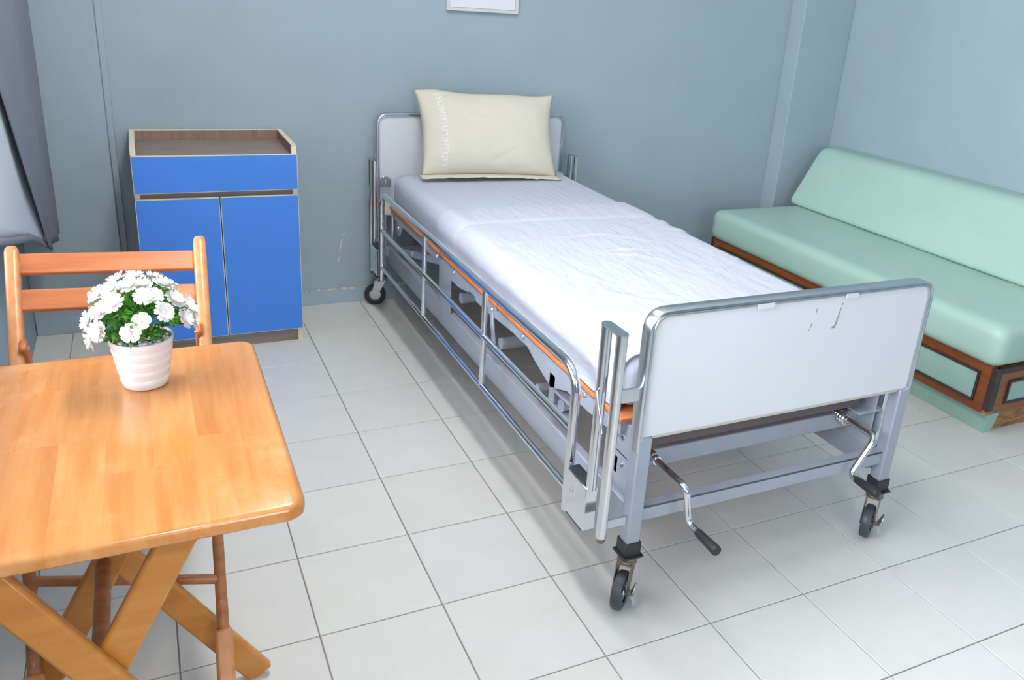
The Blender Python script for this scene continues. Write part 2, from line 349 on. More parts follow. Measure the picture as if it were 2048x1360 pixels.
# legs with caps
LEGS = [(FX0 + .024, FY), (FX1 - .022, FY), (HX0 + .023, HY - .004), (HX1 - .023, HY - .004)]
CD = [(-.75, -.66), (-.84, -.55), (-.95, .31), (-.6, .8)]
lz = .185
for k, (x, y) in enumerate(LEGS):
    h = .0195
    lg = obj('leg', B(x - h, x + h, y - h + .001, y + h - .001, .15, .478 if k < 2 else .44), M_silver, bed, bevel=.004)
    cap = MB().box(x - .0225, x + .0225, y - .0225, y + .0225, .148, .186)
    cap.box(x - .029, x + .029, y - .029, y + .029, .143, .149)
    obj('leg_cap', cap, M_black, lg, bevel=.002)
    d = Vector((CD[k][0], CD[k][1], 0)).normalized(); n = Vector((-d.y, d.x, 0))   # disc axis
    if k < 2: n = -n if n.x < 0 else n
    wc = Vector((x, y, .05)) + d * .028
    fk = MB(); fk.lathe([(.0001, .143), (.024, .143), (.026, .136), (.022, .128), (.026, .122), (.0001, .120)], (x, y, 0), 16)
    for sgn in (-1, 1):
        o_ = n * .0185 * sgn
        pl = [Vector((x, y, .124)) + d * -.022, Vector((x, y, .124)) + d * .028, wc + d * .017 + Vector((0, 0, .006)), wc + d * .008 + Vector((0, 0, -.014)), wc - d * .010 + Vector((0, 0, -.014)), wc - d * .018 + Vector((0, 0, .010))]
        vs = [p + o_ - n * .0012 for p in pl] + [p + o_ + n * .0012 for p in pl]; m_ = len(pl)
        fk.add(vs, [tuple(range(m_)), tuple(range(2 * m_ - 1, m_ - 1, -1))] + [(i, i + m_, (i + 1) % m_ + m_, (i + 1) % m_) for i in range(m_)])
    tp = [Vector((x, y, .122)) + d * a + n * b for a, b in ((-.022, -.0195), (.028, -.0195), (.028, .0195), (-.022, .0195))]
    fk.add([p for p in tp] + [p + Vector((0, 0, .004)) for p in tp], [(0, 3, 2, 1), (4, 5, 6, 7), (0, 1, 5, 4), (1, 2, 6, 5), (2, 3, 7, 6), (3, 0, 4, 7)])
    fk.cyl(wc - n * .021, wc + n * .024, .005, 10)
    ca = obj('caster', fk, M_rust if k < 2 else M_chromeD, bed, bevel=.0006)
    obj('wheel', MB().lathe([(.028, -.013), (.041, -.0142), (.048, -.0115), (.05, -.006), (.05, .006), (.048, .0115), (.041, .0142), (.028, .013)], wc, 40, n), M_wheel if k < 2 else M_black, ca)
    obj('wheel_hub', MB().lathe([(.0001, -.0125), (.012, -.0125), (.014, -.009), (.026, -.007), (.031, -.0108), (.031, .0108), (.026, .007), (.014, .009), (.012, .0125), (.0001, .0125)], wc, 28, n), M_chromeD, ca)
    if k < 2:
        for (da, dz) in ((-.026, .043), (.012, -.034)):
            e0 = wc + n * .026; e1 = e0 + n * .016 - d * (da) + Vector((0, 0, dz))
            ax = (e1 - e0).normalized(); sd = ax.cross(n).normalized()
            mb = MB(); ring = []
            L_ = (e1 - e0).length
            pro = [(-.1, .007), (.1, .0075), (.35, .009), (.6, .0145), (.8, .016), (.95, .012), (1.03, .004)]
            vs = []
            for t, hw in pro:
                for sg in (-1, 1):
                    for th in (-1, 1): vs.append(e0 + ax * L_ * t + sd * hw * sg + ax.cross(sd) * .0016 * th)
            fs = []
            for i in range(len(pro) - 1):
                a, b = i * 4, i * 4 + 4; fs += [(a, a + 1, b + 1, b), (a + 2, b + 2, b + 3, a + 3), (a, b, b + 2, a + 2), (a + 1, a + 3, b + 3, b + 1)]
            fs += [(0, 2, 3, 1), (len(vs) - 4, len(vs) - 3, len(vs) - 1, len(vs) - 2)]
            obj('brake_lever', mb.add(vs, fs), M_chromeD, ca, bevel=.0008)
        obj('axle_nut', MB().lathe([(.0001, .022), (.008, .022), (.008, .030), (.005, .034), (.0001, .034)], wc, 6, n), M_rust, ca)
# frame: main beams, crossbars
MX0, MX1 = .43, 1.265
for x in (MX0, MX1): obj('main_beam', B(x - .014, x + .014, FY + .02, HY - .02, .205, .285), M_silver, bed, bevel=.003)
xb = MB().box(FX0 + .044, FX1 - .042, FY - .008, FY + .022, .272, .276); xb.box(FX0 + .044, FX1 - .042, FY - .008, FY - .004, .238, .276)
obj('crossbar', xb, M_silver, bed, bevel=.001)
obj('crossbar', B(MX0, MX1, -1.86, -1.83, .322, .372), M_silver, bed, bevel=.003)
obj('crossbar', B(HX0 + .04, HX1 - .04, HY - .02, HY + .01, .24, .285), M_silver, bed, bevel=.003)
obj('end_bar', B(MX0 + .05, MX1 - .08, -1.905, -1.885, .415, .475), M_brown, bed, bevel=.002)
# platform boards and angle frame
PX0, PX1 = .409, 1.259
for (y0, y1) in ((-1.885, -1.09), (-1.083, -.50), (-.493, .20)):
    bd = obj('platform_board', B(PX0, PX1, y0, y1, .480, .495), M_mdf, bed, bevel=.004)
    fr = MB()
    for x, s in ((PX0 + .004, 1), (PX1 - .004, -1)):
        fr.box(min(x, x + .004 * s), max(x, x + .004 * s), y0 + .004, y1 - .004, .448, .4798); fr.box(min(x, x + .03 * s), max(x, x + .03 * s), y0 + .004, y1 - .004, .476, .4799)
    fr.box(PX0 + .01, PX1 - .01, y0 + .005, y0 + .03, .455, .4795); fr.box(PX0 + .01, PX1 - .01, y1 - .03, y1 - .005, .455, .4795)
    obj('board_angle', fr, M_silver, bd, bevel=.001)
for sx, x in ((-1, PX0 + .003), (1, PX1 - .003)):
    s = -sx
    def pl_(poly): return MB().prism(poly, x, x + .005 * s, 'x')
    xx = x + .012 * s
    p1 = pl_([(-.50, .47), (-.80, .47), (-.82, .44), (-.72, .425), (-.635, .425), (-.635, .285), (-.505, .285)]); obj('hinge_plate', p1, M_silver, bed, bevel=.001)
    p2 = pl_([(-.85, .47), (-1.26, .47), (-1.25, .452), (-.98, .435), (-.90, .436)]); obj('hinge_plate', p2, M_silver, bed, bevel=.001)
    p3 = pl_([(-1.28, .47), (-1.86, .47), (-1.86, .44), (-1.72, .43), (-1.60, .43), (-1.50, .395), (-1.38, .43)]); obj('hinge_plate', p3, M_silver, bed, bevel=.001)
    ub = MB(); ub.box(min(x, x + .03 * s), max(x, x + .03 * s), -1.525, -1.49, .345, .44); ub.box(min(x, x + .03 * s), max(x, x + .03 * s), -1.62, -1.52, .345, .352); ub.box(min(x, x + .03 * s), max(x, x + .03 * s), -1.62, -1.52, .392, .399)
    ub.cyl((x, -1.57, .372), (x + .04 * s, -1.57, .372), .018, 14)
    obj('hinge_bracket', ub, M_silver, bed, bevel=.001)
    rd = MB().bar((x - .002 * s, -1.045, .463), (x - .002 * s, -1.085, .335), .024, .008, (1, 0, 0)); obj('lift_arm', rd, M_silver, bed, bevel=.003)
    dp = MB().bar((x + .02 * s, -.46, .44), (x + .02 * s, .10, .31), .03, .006, (1, 0, 0)); obj('lift_arm', dp, M_silver, bed, bevel=.002)
    hd = MB().cyl((x - .001 * s, .06, .425), (x + .004 * s, .06, .425), .032, 20); hd.box(min(x, x + .004 * s), max(x, x + .004 * s), .015, .105, .43, .47); obj('hinge_plate', hd, M_silver, bed, bevel=.001)
    hp = MB().tube(arc_path([(x - .004 * s, .145, .47), (x - .004 * s, .145, .335), (x + .09 * s, .145, .335)], .01), .005, 8); obj('hook_rod', hp, M_chrome, bed)
    for (yy, zz) in ((-.48, .468), (-.68, .468), (-1.05, .463), (-1.30, .468), (-1.70, .468), (.06, .43)):
        obj('bolt', MB().lathe([(.0001, .007), (.005, .006), (.0075, .003), (.008, 0), (.0001, -.002)], (x - .001 * s, yy, zz), 10, (-s, 0, 0)), M_chromeD, bed)
    gp = MB().prism([(-1.92, .285), (-1.80, .285), (-1.79, .33), (-1.84, .36), (-1.85, .47), (-1.90, .48), (-1.92, .47)], x + .018 * s, x + .023 * s, 'x'); gp.box(min(x + .018 * s, x + .06 * s), max(x + .018 * s, x + .06 * s), -1.90, -1.83, .385, .39)
    gusset = obj('gusset_plate', gp, M_silver, bed, bevel=.001)
    for (yy, zz) in ((-1.87, .43), (-1.88, .36), (-1.83, .31)): obj('bolt', MB().lathe([(.0001, .006), (.006, .005), (.0075, 0), (.0001, -.002)], (x + .018 * s, yy, zz), 8, (-s, 0, 0)), M_chromeD, gusset)
for (y, z, r) in ((-.73, .385, .019), (-1.11, .365, .019), (-.10, .36, .012), (.06, .325, .012), (-1.40, .345, .012)):
    obj('cross_tube', MB().cyl((MX0 - .01, y, z), (MX1 + .01, y, z), r, 16), M_silver, bed)
for x in (.55, .84, 1.13): obj('screw_rod', MB().cyl((x, -1.84, .347), (x, -.3 if x < 1 else -1.1, .36), .011, 12), M_silver, bed)
lb = MB().box(1.17, 1.263, FY + .022, FY + .125, .396, .401); lb.box(1.17, 1.263, FY + .120, FY + .125, .33, .396); lb.box(1.258, 1.263, FY + .02, FY + .125, .325, .396)
lbo = obj('leg_bracket', lb, M_silver, bed, bevel=.001)
for zz in (.378, .342): obj('bolt', MB().lathe([(.0001, .008), (.006, .007), (.0085, 0), (.0001, -.001)], (1.258, FY + .06, zz), 10, (-1, 0, 0)), M_chromeD, lbo)
# cranks
def crank(name, x, y0, ys_, y1, z, arm, yh, spring=False):
    path = arc_path([(x, y0, z), (x, y1, z), (arm[0], y1, arm[1]), (arm[0], yh + .06, arm[1])], .022)
    c = obj(name, MB().tube(path, .0088, 14), M_chrome, bed)
    cl = MB().lathe([(.0001, 0), (.015, 0), (.015, -.02), (.0125, -.022), (.0125, -.034), (.0001, -.036)], (x, ys_, z), 18, (0, 1, 0)); obj('collar', cl, M_chrome, c)
    if spring:
        pts = []
        for k in range(6 * 14 + 1):
            a = 2 * math.pi * k / 14; pts.append((x + .0165 * math.cos(a), ys_ - .03 - .06 * k / 84, z + .0165 * math.sin(a)))
        obj('spring', MB().tube(pts, .0032, 6), M_chrome, c)
    h = MB().lathe([(.0001, .075), (.0095, .074), (.0105, .068), (.0125, .02), (.013, 0), (.012, -.004), (.0001, -.005)], (arm[0], yh, arm[1]), 18, (0, 1, 0))
    obj('crank_handle', h, M_black, c)
crank('crank', .525, -1.83, -1.86, -2.024, .361, (.544, .260), -2.138)
crank('crank', 1.169, -1.78, -1.80, -1.994, .364, (1.103, .259), -2.090, True)
# side rails
def side_rail(x, y0, y1, zt, zm, zl, ze):
    path = arc_path([(x, y0, .20), (x, y0, zt), (x, y1, zt), (x, y1, ze)], .075, 9)
    r = obj('side_rail', MB().tube(path, .0125, 16), M_chrome, bed)
    for z in (zm, zl): obj('rail_bar', MB().cyl((x, y0, z), (x, y1, z), .0095, 14), M_chrome, r)
    for k in (1, 2): y = y0 + (y1 - y0) * k / 3; obj('rail_upright', MB().cyl((x, y, zt), (x, y, zl), .0095, 14), M_chrome, r)
def rail_post(x, ya, yb, s, ztop, ymount, xm, zb):
    """pair of upright tubes; ya is the outer tube, yb the inner one beside the rail"""
    p = MB(); rr = .0132
    p.cyl((x, ya, zb), (x, ya, ztop - .004), rr, 20); p.cyl((x, yb, .33), (x, yb, ztop - .004), rr, 20)
    o = obj('rail_post', p, M_chrome, bed)
    y0, y1 = min(ya, yb), max(ya, yb); cap = []
    for k in range(11): a = -math.pi / 2 + math.pi * k / 10; cap.append((x + rr * 1.05 * math.sin(a), y1 + rr * 1.05 * math.cos(a)))
    for k in range(11): a = math.pi / 2 + math.pi * k / 10; cap.append((x + rr * 1.05 * math.sin(a), y0 + rr * 1.05 * math.cos(a)))
    obj('post_cap', MB().prism(cap, ztop - .004, ztop, 'z'), M_chromeD, o)
    obj('post_foot', MB().lathe([(.0001, -.016), (.009, -.014), (.012, -.006), (.013, 0), (.0001, .001)], (x, ya, zb), 14), M_rust, o)
    sg_ = 1 if yb > ya else -1; yi = yb + .094 * sg_
    bx = MB().box(x - .0165, x + .0165, min(yb - .006 * sg_, yi), max(yb - .006 * sg_, yi), .214, .335); obj('latch_box', bx, M_chrome, o, bevel=.002)
    for z0, z1 in ((.333, .343), (.207, .215)): obj('latch_pad', B(x - .014, x + .014, min(yb, yi) + .006, max(yb, yi) - .004, z0, z1), M_black, o, bevel=.001)
    obj('rivet', MB().lathe([(.0001, .005), (.004, .004), (.006, 0), (.0001, -.001)], (x - .0165 * s, yi + (yb - yi) * .3, .288), 10, (-s, 0, 0)), M_chromeD, o)
    lv = MB().bar((x - .018 * s, yb + (ya - yb) * .12, .60), (x - .018 * s, yb + (ya - yb) * .72, .508), .012, .004, (1, 0, 0)); obj('link_lever', lv, M_chrome, o, bevel=.0012)
    for z0, z1 in ((.578, .612), (.238, .262)): obj('post_bracket', B(min(x, xm), max(x, xm), ymount - .004, ymount + .004, z0, z1), M_chromeD, o, bevel=.001)
RX0, RX1 = .332, 1.320
side_rail(RX0, .045, -1.79, .592, .43, .26, .198); side_rail(RX1, .055, -1.745, .572, .42, .26, .198)
rail_post(RX0, -1.972, -1.906, 1, .762, -1.95, FX0 + .006, .236)
rail_post(1.326, -1.862, -1.802, -1, .66, -1.88, FX1 - .02, .236)
rail_post(RX0 - .002, .218, .160, 1, .712, .225, HX0 + .006, .19)
rail_post(1.322, .222, .162, -1, .712, .225, HX1 - .006, .19)
for x in (HX0 + .03, HX1 - .03):
    kb = MB().cyl((x, .205, .604), (x, .214, .604), .026, 22); kb.box(x - .026, x + .026, .206, .2505, .58, .604); kp = obj('mount_lug', kb, M_chromeD, bed, bevel=.001)
    obj('bolt', MB().lathe([(.0001, .006), (.006, .005), (.009, 0), (.0001, -.001)], (x, .205, .604), 10, (0, -1, 0)), M_chrome, kp)

# ================================================================== BEDDING
def rbox(x0, x1, y0, y1, z0, z1, r, nx, ny, nz, disp=None):
    bm = bmesh.new(); mb = MB(); seen = {}
    def vid(i, j, k):
        key = (i, j, k)
        if key not in seen:
            p = Vector((x0 + (x1 - x0) * i / nx, y0 + (y1 - y0) * j / ny, z0 + (z1 - z0) * k / nz))
            q = Vector((min(max(p.x, x0 + r), x1 - r), min(max(p.y, y0 + r), y1 - r), min(max(p.z, z0 + r), z1 - r)))
            d = p - q
            n = d.normalized() if d.length > 1e-9 else Vector((0, 0, 0)); 
            if d.length > 1e-9: p = q + n * r
            if disp: p = p + disp(p, n)
            seen[key] = len(mb.v); mb.v.append(tuple(p))
        return seen[key]
    for i in range(nx):
        for j in range(ny):
            for k in (0, nz): mb.f.append((vid(i, j, k), vid(i + 1, j, k), vid(i + 1, j + 1, k), vid(i, j + 1, k))); mb.mi.append(0)
    for i in range(nx):
        for k in range(nz):
            for j in (0, ny): mb.f.append((vid(i, j, k), vid(i + 1, j, k), vid(i + 1, j, k + 1), vid(i, j, k + 1))); mb.mi.append(0)
    for j in range(ny):
        for k in range(nz):
            for i in (0, nx): mb.f.append((vid(i, j, k), vid(i, j + 1, k), vid(i, j + 1, k + 1), vid(i, j, k + 1))); mb.mi.append(0)
    bm.free(); return mb
TX0, TX1, TY0, TY1, TZ0, TZ1 = .416, 1.252, -1.868, .195, .4965, .642
def mdisp(p, n):
    if n.length == 0 or n.z < -.3: return Vector((0, 0, 0))
    a = noise.noise(Vector((p.x * 3, p.y * 2, p.z * 2))) * .004 + noise.noise(Vector((p.x * 14, p.y * 4, 1.7))) * .0012
    return n * a
tag(obj('mattress', rbox(TX0, TX1, TY0, TY1, TZ0, TZ1, .05, 50, 90, 10, mdisp), M_stripe), 'mattress in a white fitted sheet lying on the hospital bed', 'mattress')
def mattop(x, y):
    """surface of the mattress cross-section at arclength parameter; returns point and normal"""
    return None
def drape(off, y0, y1, zlow, name, material, parent, ny, wav):
    r = .05; pts = []
    cs = []                                         # cross-section x,z,nx,nz
    for z in (zlow, zlow + .015, (zlow + TZ1 - r) / 2): cs.append((TX0, z, -1, 0))
    for k in range(7): a = math.pi - math.pi / 2 * k / 6; cs.append((TX0 + r + r * math.cos(a), TZ1 - r + r * math.sin(a), math.cos(a), math.sin(a)))
    for k in range(1, 40): cs.append((TX0 + r + (TX1 - TX0 - 2 * r) * k / 40, TZ1, 0, 1))
    for k in range(7): a = math.pi / 2 - math.pi / 2 * k / 6; cs.append((TX1 - r + r * math.cos(a), TZ1 - r + r * math.sin(a), math.cos(a), math.sin(a)))
    for z in ((zlow + TZ1 - r) / 2, zlow + .015, zlow): cs.append((TX1, z, 1, 0))
    m = len(cs); mb = MB(); L = []
    for lay in (off, -.002):
        for j in range(ny + 1):
            t = j / ny; y = y0 + (y1 - y0) * t
            for (x, z, nx, nz) in cs:
                p = Vector((x, y, z)); n = Vector((nx, 0, nz))
                a = noise.noise(Vector((x * 3, y * 2, z * 2))) * .004 + noise.noise(Vector((x * 14, y * 4, 1.7))) * .0012
                wv = wav(x, y, t) if lay > 0 else -.0015
                if lay > 0 and (t < 1e-6 or t > 1 - 1e-6): wv -= lay * .5
                L.append(p + n * (a + max(lay, 0) + (wv if lay > 0 else .0012)) + (Vector((0, 0, 1)) * (.004 * noise.noise(Vector((0, y * 7, x)))) if z <= zlow + .001 else Vector((0, 0, 0))) + Vector((0, .012 * math.sin(x * 5 + y0 * 3) + .02 * (x - .8) * (1 if t < .5 else 1) * (1 - t), 0)))
    k = (ny + 1) * m; fs = []
    for j in range(ny):
        for i in range(m - 1):
            a = j * m + i; fs.append((a, a + 1, a + m + 1, a + m)); fs.append((k + a, k + a + m, k + a + m + 1, k + a + 1))
    for i in range(m - 1):
        fs.append((i, i + k, i + k + 1, i + 1)); e = ny * m + i; fs.append((e, e + 1, e + 1 + k, e + k))
    for j in range(ny):
        a = j * m; fs.append((a, a + m, a + m + k, a + k)); e = j * m + m - 1; fs.append((e, e + k, e + m + k, e + m))
    return obj(name, mb.add(L, fs), material, parent, ang=60)
rw = random.Random(11)
creases = [(rw.uniform(.5, 1.25), rw.uniform(-1.75, -.75), rw.uniform(-.9, .9), rw.uniform(.06, .16)) for _ in range(16)]
def wv_sheet(x, y, t):
    h = 0
    for (cx, cy, an, ln) in creases:
        dx, dy = x - cx, y - cy; u = dx * math.cos(an) + dy * math.sin(an); v = -dx * math.sin(an) + dy * math.cos(an)
        if abs(u) < ln * 2 and abs(v) < .03: h += .007 * math.exp(-(u / ln) ** 2 * 2 - (v / .007) ** 2)
    h += .0016 * math.sin(y * 38 + x * 9 + 3 * noise.noise(Vector((x * 4, y * 4, 0)))) * max(0, 1 - abs(x - .42) * 6)
    return h
sheet = drape(.0050, -.50, -1.858, .5015, 'draw_sheet', M_sheet, None, 230, wv_sheet)
tag(sheet, 'white draw sheet drawn over the lower mattress with its top edge folded back', 'sheet')
drape(.0105, -.475, -.70, .54, 'folded_cuff', M_sheet, sheet, 14, lambda x, y, t: .002 * math.sin(t * math.pi) + .0012 * noise.noise(Vector((x * 7, y * 3, 5))))

# pillow
PC = Vector((.835, .105, .832)); PW, PH, PT = .635, .385, .075
pz = Matrix.Rotation(math.radians(-4.0), 3, 'Z') @ Matrix.Rotation(math.radians(-24), 3, 'X') @ Matrix.Rotation(math.radians(1.2), 3, 'Y')
def pil(u, v, side):
    x = PW / 2 * u * (1 - .055 * (1 - v * v)) ; z = PH / 2 * v * (1 - .05 * (1 - u * u))
    x += .012 * (1 if v > .0 else 0) * u * v * v
    t = max(0, (1 - abs(u) ** 3.2)) ** .55 * max(0, (1 - abs(v) ** 2.8)) ** .6
    wr = .006 * noise.noise(Vector((u * 2.4, v * 2.4, side))) + .003 * noise.noise(Vector((u * 6, v * 5, side + 4)))
    for (a, b, c_, s_, l_) in ((.15, .42, .06, .03, .5), (-.45, .25, -.9, .025, .22), (.0, .12, -.03, .02, .6), (.55, -.05, -.6, .02, .2), (.2, -.55, .7, .03, .3)):
        du, dv = u - a, v - b; p = du * math.cos(c_) + dv * math.sin(c_); q = -du * math.sin(c_) + dv * math.cos(c_)
        wr -= .004 * math.exp(-(q / s_) ** 2 - (p / l_) ** 4)
    th = PT * t * (1.0 - .12 * v) + wr * min(1, t * 2)
    z += .012 * noise.noise(Vector((u * 2.2, 3, 0))) * max(0, v) ** 3
    return PC + pz @ Vector((x, -th * side if side > 0 else th * .75, z))
pm = MB(); NU, NV = 72, 46
pm.grid(lambda a, b: pil(a * 2 - 1, b * 2 - 1, 1), NU, NV); pm.grid(lambda a, b: pil(a * 2 - 1, b * 2 - 1, -1), NU, NV, True)
po = obj('pillow', pm, M_pillow, None, ang=80)
bmx = bmesh.new(); bmx.from_mesh(po.data); bmesh.ops.remove_doubles(bmx, verts=bmx.verts, dist=.0004); bmesh.ops.recalc_face_normals(bmx, faces=bmx.faces); bmx.to_mesh(po.data); bmx.free()
tag(po, 'plump cream cotton pillow leaning against the headboard', 'pillow')
fln = MB()
def flg(a, b):
    u = a * 2 - 1; p = pil(u * .985, -1 + .0, 1); q = Vector((0, -1, -.25)).normalized()
    return p + pz @ Vector((.012 * u, 0, 0)) + Vector((0, -.045 * b, -.006 * b + .006 * noise.noise(Vector((u * 9, b * 2, 1))) * b + .002))
fln.grid(flg, 60, 5); obj('flange', fln, M_pillow, po, solid=.003, ang=80)
# printed hospital lettering running down the left edge
tcu = bpy.data.curves.new('print', 'FONT'); tcu.body = '\u0e42\u0e23\u0e07\u0e1e\u0e22\u0e32\u0e1a\u0e32\u0e25\u0e28\u0e32\u0e25\u0e32'; tcu.size = 1.0
tob = bpy.data.objects.new('print', tcu); COL.objects.link(tob); bpy.context.view_layer.update()
tme = bpy.data.meshes.new_from_object(tob.evaluated_get(bpy.context.evaluated_depsgraph_get())); bpy.data.objects.remove(tob)
bmx = bmesh.new(); bmx.from_mesh(tme)
txs = [v.co.x for v in bmx.verts]; tys = [v.co.y for v in bmx.verts]; x0, x1 = min(txs), max(txs); y0, y1 = min(tys), max(tys)
bmesh.ops.triangulate(bmx, faces=bmx.faces[:])
bmesh.ops.subdivide_edges(bmx, edges=[e for e in bmx.edges if e.calc_length() > .25], cuts=2, use_grid_fill=False)
mbp = MB(); bmx.verts.ensure_lookup_table()
for v in bmx.verts:
    a = (v.co.x - x0) / (x1 - x0); b = (v.co.y - y0) / (y1 - y0)
    vv = .90 - a * 1.72; uu = -.76 + .125 * b + .03 * (1 - a) * 0
    p = pil(uu, vv, 1); e1 = pil(uu + .01, vv, 1) - p; e2 = pil(uu, vv + .01, 1) - p; nn = e1.cross(e2).normalized()
    if nn.y > 0: nn = -nn
    mbp.v.append(tuple(p + nn * .0016))
for f in bmx.faces: mbp.f.append(tuple(v.index for v in f.verts)); mbp.mi.append(0)
bmx.free(); obj('print', mbp, M_print, po, smooth=False)

# ================================================================== BEDSIDE CABINET
CX0, CX1, CY0, CY1 = -.617, -.034, -.078, .318
cab = tag(empty('bedside_cabinet', ((CX0 + CX1) / 2, .12, 0)), 'blue-fronted bedside cabinet with a drawer, two doors and a rimmed walnut top', 'cabinet')
for x0, x1 in ((CX0, CX0 + .018), (CX1 - .018, CX1)):
    sp = obj('side_panel', B(x0, x1, CY0 + .02, CY1, .0, .822), M_walnutz, cab, bevel=.0006)
    eb = MB().box(x0 - .0004, x1 + .0004, CY0 + .0188, CY0 + .0204, .0, .8224); eb.box(x0 - .0004, x1 + .0004, CY0 + .0188, CY1, .8215, .8232); obj('edge_band', eb, M_cream, sp, smooth=False)
bp = obj('back_panel', B(CX0 + .018, CX1 - .018, CY1 - .016, CY1, .02, .822), M_walnutz, cab, bevel=.0006)
obj('edge_band', B(CX0 + .018, CX1 - .018, CY1 - .0164, CY1, .8215, .8232), M_cream, bp, smooth=False)
obj('tray_top', B(CX0 + .018, CX1 - .018, CY0 + .018, CY1 - .016, .765, .785), M_walnut, cab, bevel=.0006)
obj('front_rail', B(CX0 + .018, CX1 - .018, CY0 + .026, CY0 + .042, .60, .66), M_walnut, cab, bevel=.0006)
obj('bottom_shelf', B(CX0 + .018, CX1 - .018, CY0 + .022, CY1 - .016, .062, .08), M_walnut, cab)
obj('kick_board', B(CX0 + .018, CX1 - .018, CY0 + .024, CY0 + .04, .0, .062), M_walnut, cab, bevel=.0006)
def front(name, x0, x1, z0, z1):
    d = obj(name, B(x0 + .002, x1 - .002, CY0 - .0006, CY0 + .0165, z0 + .002, z1 - .002), M_blue, cab, smooth=False)
    eb = MB().box(x0, x1, CY0, CY0 + .017, z1 - .0022, z1); eb.box(x0, x1, CY0, CY0 + .017, z0, z0 + .0022); eb.box(x0, x0 + .0022, CY0, CY0 + .017, z0, z1); eb.box(x1 - .0022, x1, CY0, CY0 + .017, z0, z1)
    obj('edge_band', eb, M_cream, d, smooth=False)
front('drawer', CX0, CX1, .652, .791)
xm = (CX0 + CX1) / 2
front('door', CX0, xm - .002, .060, .630); front('door', xm + .002, CX1, .060, .630)

# ================================================================== SOFA
sofa = tag(empty('bench_sofa', (2.55, -.77, 0)), 'long mint green vinyl bench sofa on a brown wooden base along the right wall', 'sofa')
SY0, SY1 = -1.645, .10
obj('seat_cushion', rbox(2.135, 2.80, SY0 - .012, SY1, .272, .432, .045, 24, 60, 10, lambda p, n: n * (.003 * noise.noise(p * 4)) if n.z > -.5 else Vector((0, 0, 0))), M_vinyl, sofa, ang=60)
bpoly = arc_path([(2.98, .43), (2.66, .43), (2.845, .752), (2.992, .745)], .05, 8)
nb = len(bpoly); bk = MB()
sy = [SY0 - .01, SY0 - .004, SY0 + .012] + [SY0 + (SY1 - SY0) * k / 20 for k in range(1, 20)] + [SY1 - .012, SY1 + .004, SY1 + .008]
sh = {0: .04, 1: .015, 2: .0, len(sy) - 3: .0, len(sy) - 2: .015, len(sy) - 1: .04}
cxm = sum(p.x for p in [Vector((q[0], q[1], 0)) for q in bpoly]) / nb; czm = .58
vs = []
for i, y in enumerate(sy):
    k = 1 - sh.get(i, 0)
    for q in bpoly: vs.append((min(cxm + (q[0] - cxm) * k, 2.995), y, max(czm + (q[1] - czm) * k, .433)))
fs = [(i * nb + k, i * nb + (k + 1) % nb, (i + 1) * nb + (k + 1) % nb, (i + 1) * nb + k) for i in range(len(sy) - 1) for k in range(nb)]
fs += [tuple(range(nb)), tuple((len(sy) - 1) * nb + k for k in range(nb - 1, -1, -1))]
obj('backrest', bk.add(vs, fs), M_vinyl, sofa, ang=50)
fbd = obj('front_board', B(2.168, 2.19, SY0 + .012, SY1, .082, .275), M_sofaw, sofa, bevel=.001)
ebd = obj('end_board', B(2.172, 2.985, SY0, SY0 + .02, .082, .272), M_sofawx, sofa, bevel=.001)
obj('end_board', B(2.172, 2.985, SY1 - .02, SY1, .082, .272), M_sofawx, sofa, bevel=.001)
tt = MB().box(2.163, 2.196, SY0 - .006, SY0 + .018, .10, .272); tt.box(2.196, 2.99, SY0 - .006, SY0 + .004, .250, .272)
obj('corner_trim', tt, M_trim, sofa, bevel=.0015)
tt = MB().box(2.163, 2.196, SY1 - .012, SY1 + .004, .10, .272); obj('corner_trim', tt, M_trim, sofa, bevel=.0015)
obj('corner_tip', B(2.164, 2.195, SY0 - .005, SY0 + .016, .082, .10), M_raw, sofa, bevel=.001)
tf = .009
for (y0, y1) in ((-1.585, -.83), (-.70, .04)):
    pn = obj('inset_panel', B(2.1655, 2.1685, y0 + tf, y1 - tf, .115 + tf, .238 - tf), M_vinylP, sofa, smooth=False)
    t4 = MB().box(2.160, 2.169, y0, y1, .238 - tf, .238); t4.box(2.160, 2.169, y0, y1, .115, .115 + tf); t4.box(2.160, 2.169, y0, y0 + tf, .115 + tf, .238 - tf); t4.box(2.160, 2.169, y1 - tf, y1, .115 + tf, .238 - tf)
    obj('panel_trim', t4, M_trim, pn, bevel=.001)
pn = obj('inset_panel', B(2.262, 2.89, SY0 - .002, SY0 + .001, .128, .206), M_vinylP, sofa, smooth=False)
t4 = MB().box(2.252, 2.90, SY0 - .007, SY0 + .001, .206, .216); t4.box(2.252, 2.90, SY0 - .007, SY0 + .001, .118, .128); t4.box(2.252, 2.262, SY0 - .007, SY0 + .001, .128, .206); t4.box(2.89, 2.90, SY0 - .007, SY0 + .001, .128, .206)
obj('panel_trim', t4, M_trim, pn, bevel=.001)
pth = B(2.20, 2.96, SY0 + .016, SY1 - .01, 0, .082); obj('plinth', pth, M_raw, sofa)
vin = MB().box(2.194, 2.20, SY0 + .014, SY1 - .01, 0, .083); vin.prism([(2.194, 0), (2.235, 0), (2.262, .083), (2.194, .083)], SY0 + .006, SY0 + .014, 'y')
obj('plinth_cover', vin, M_vinylP, sofa, bevel=.001)

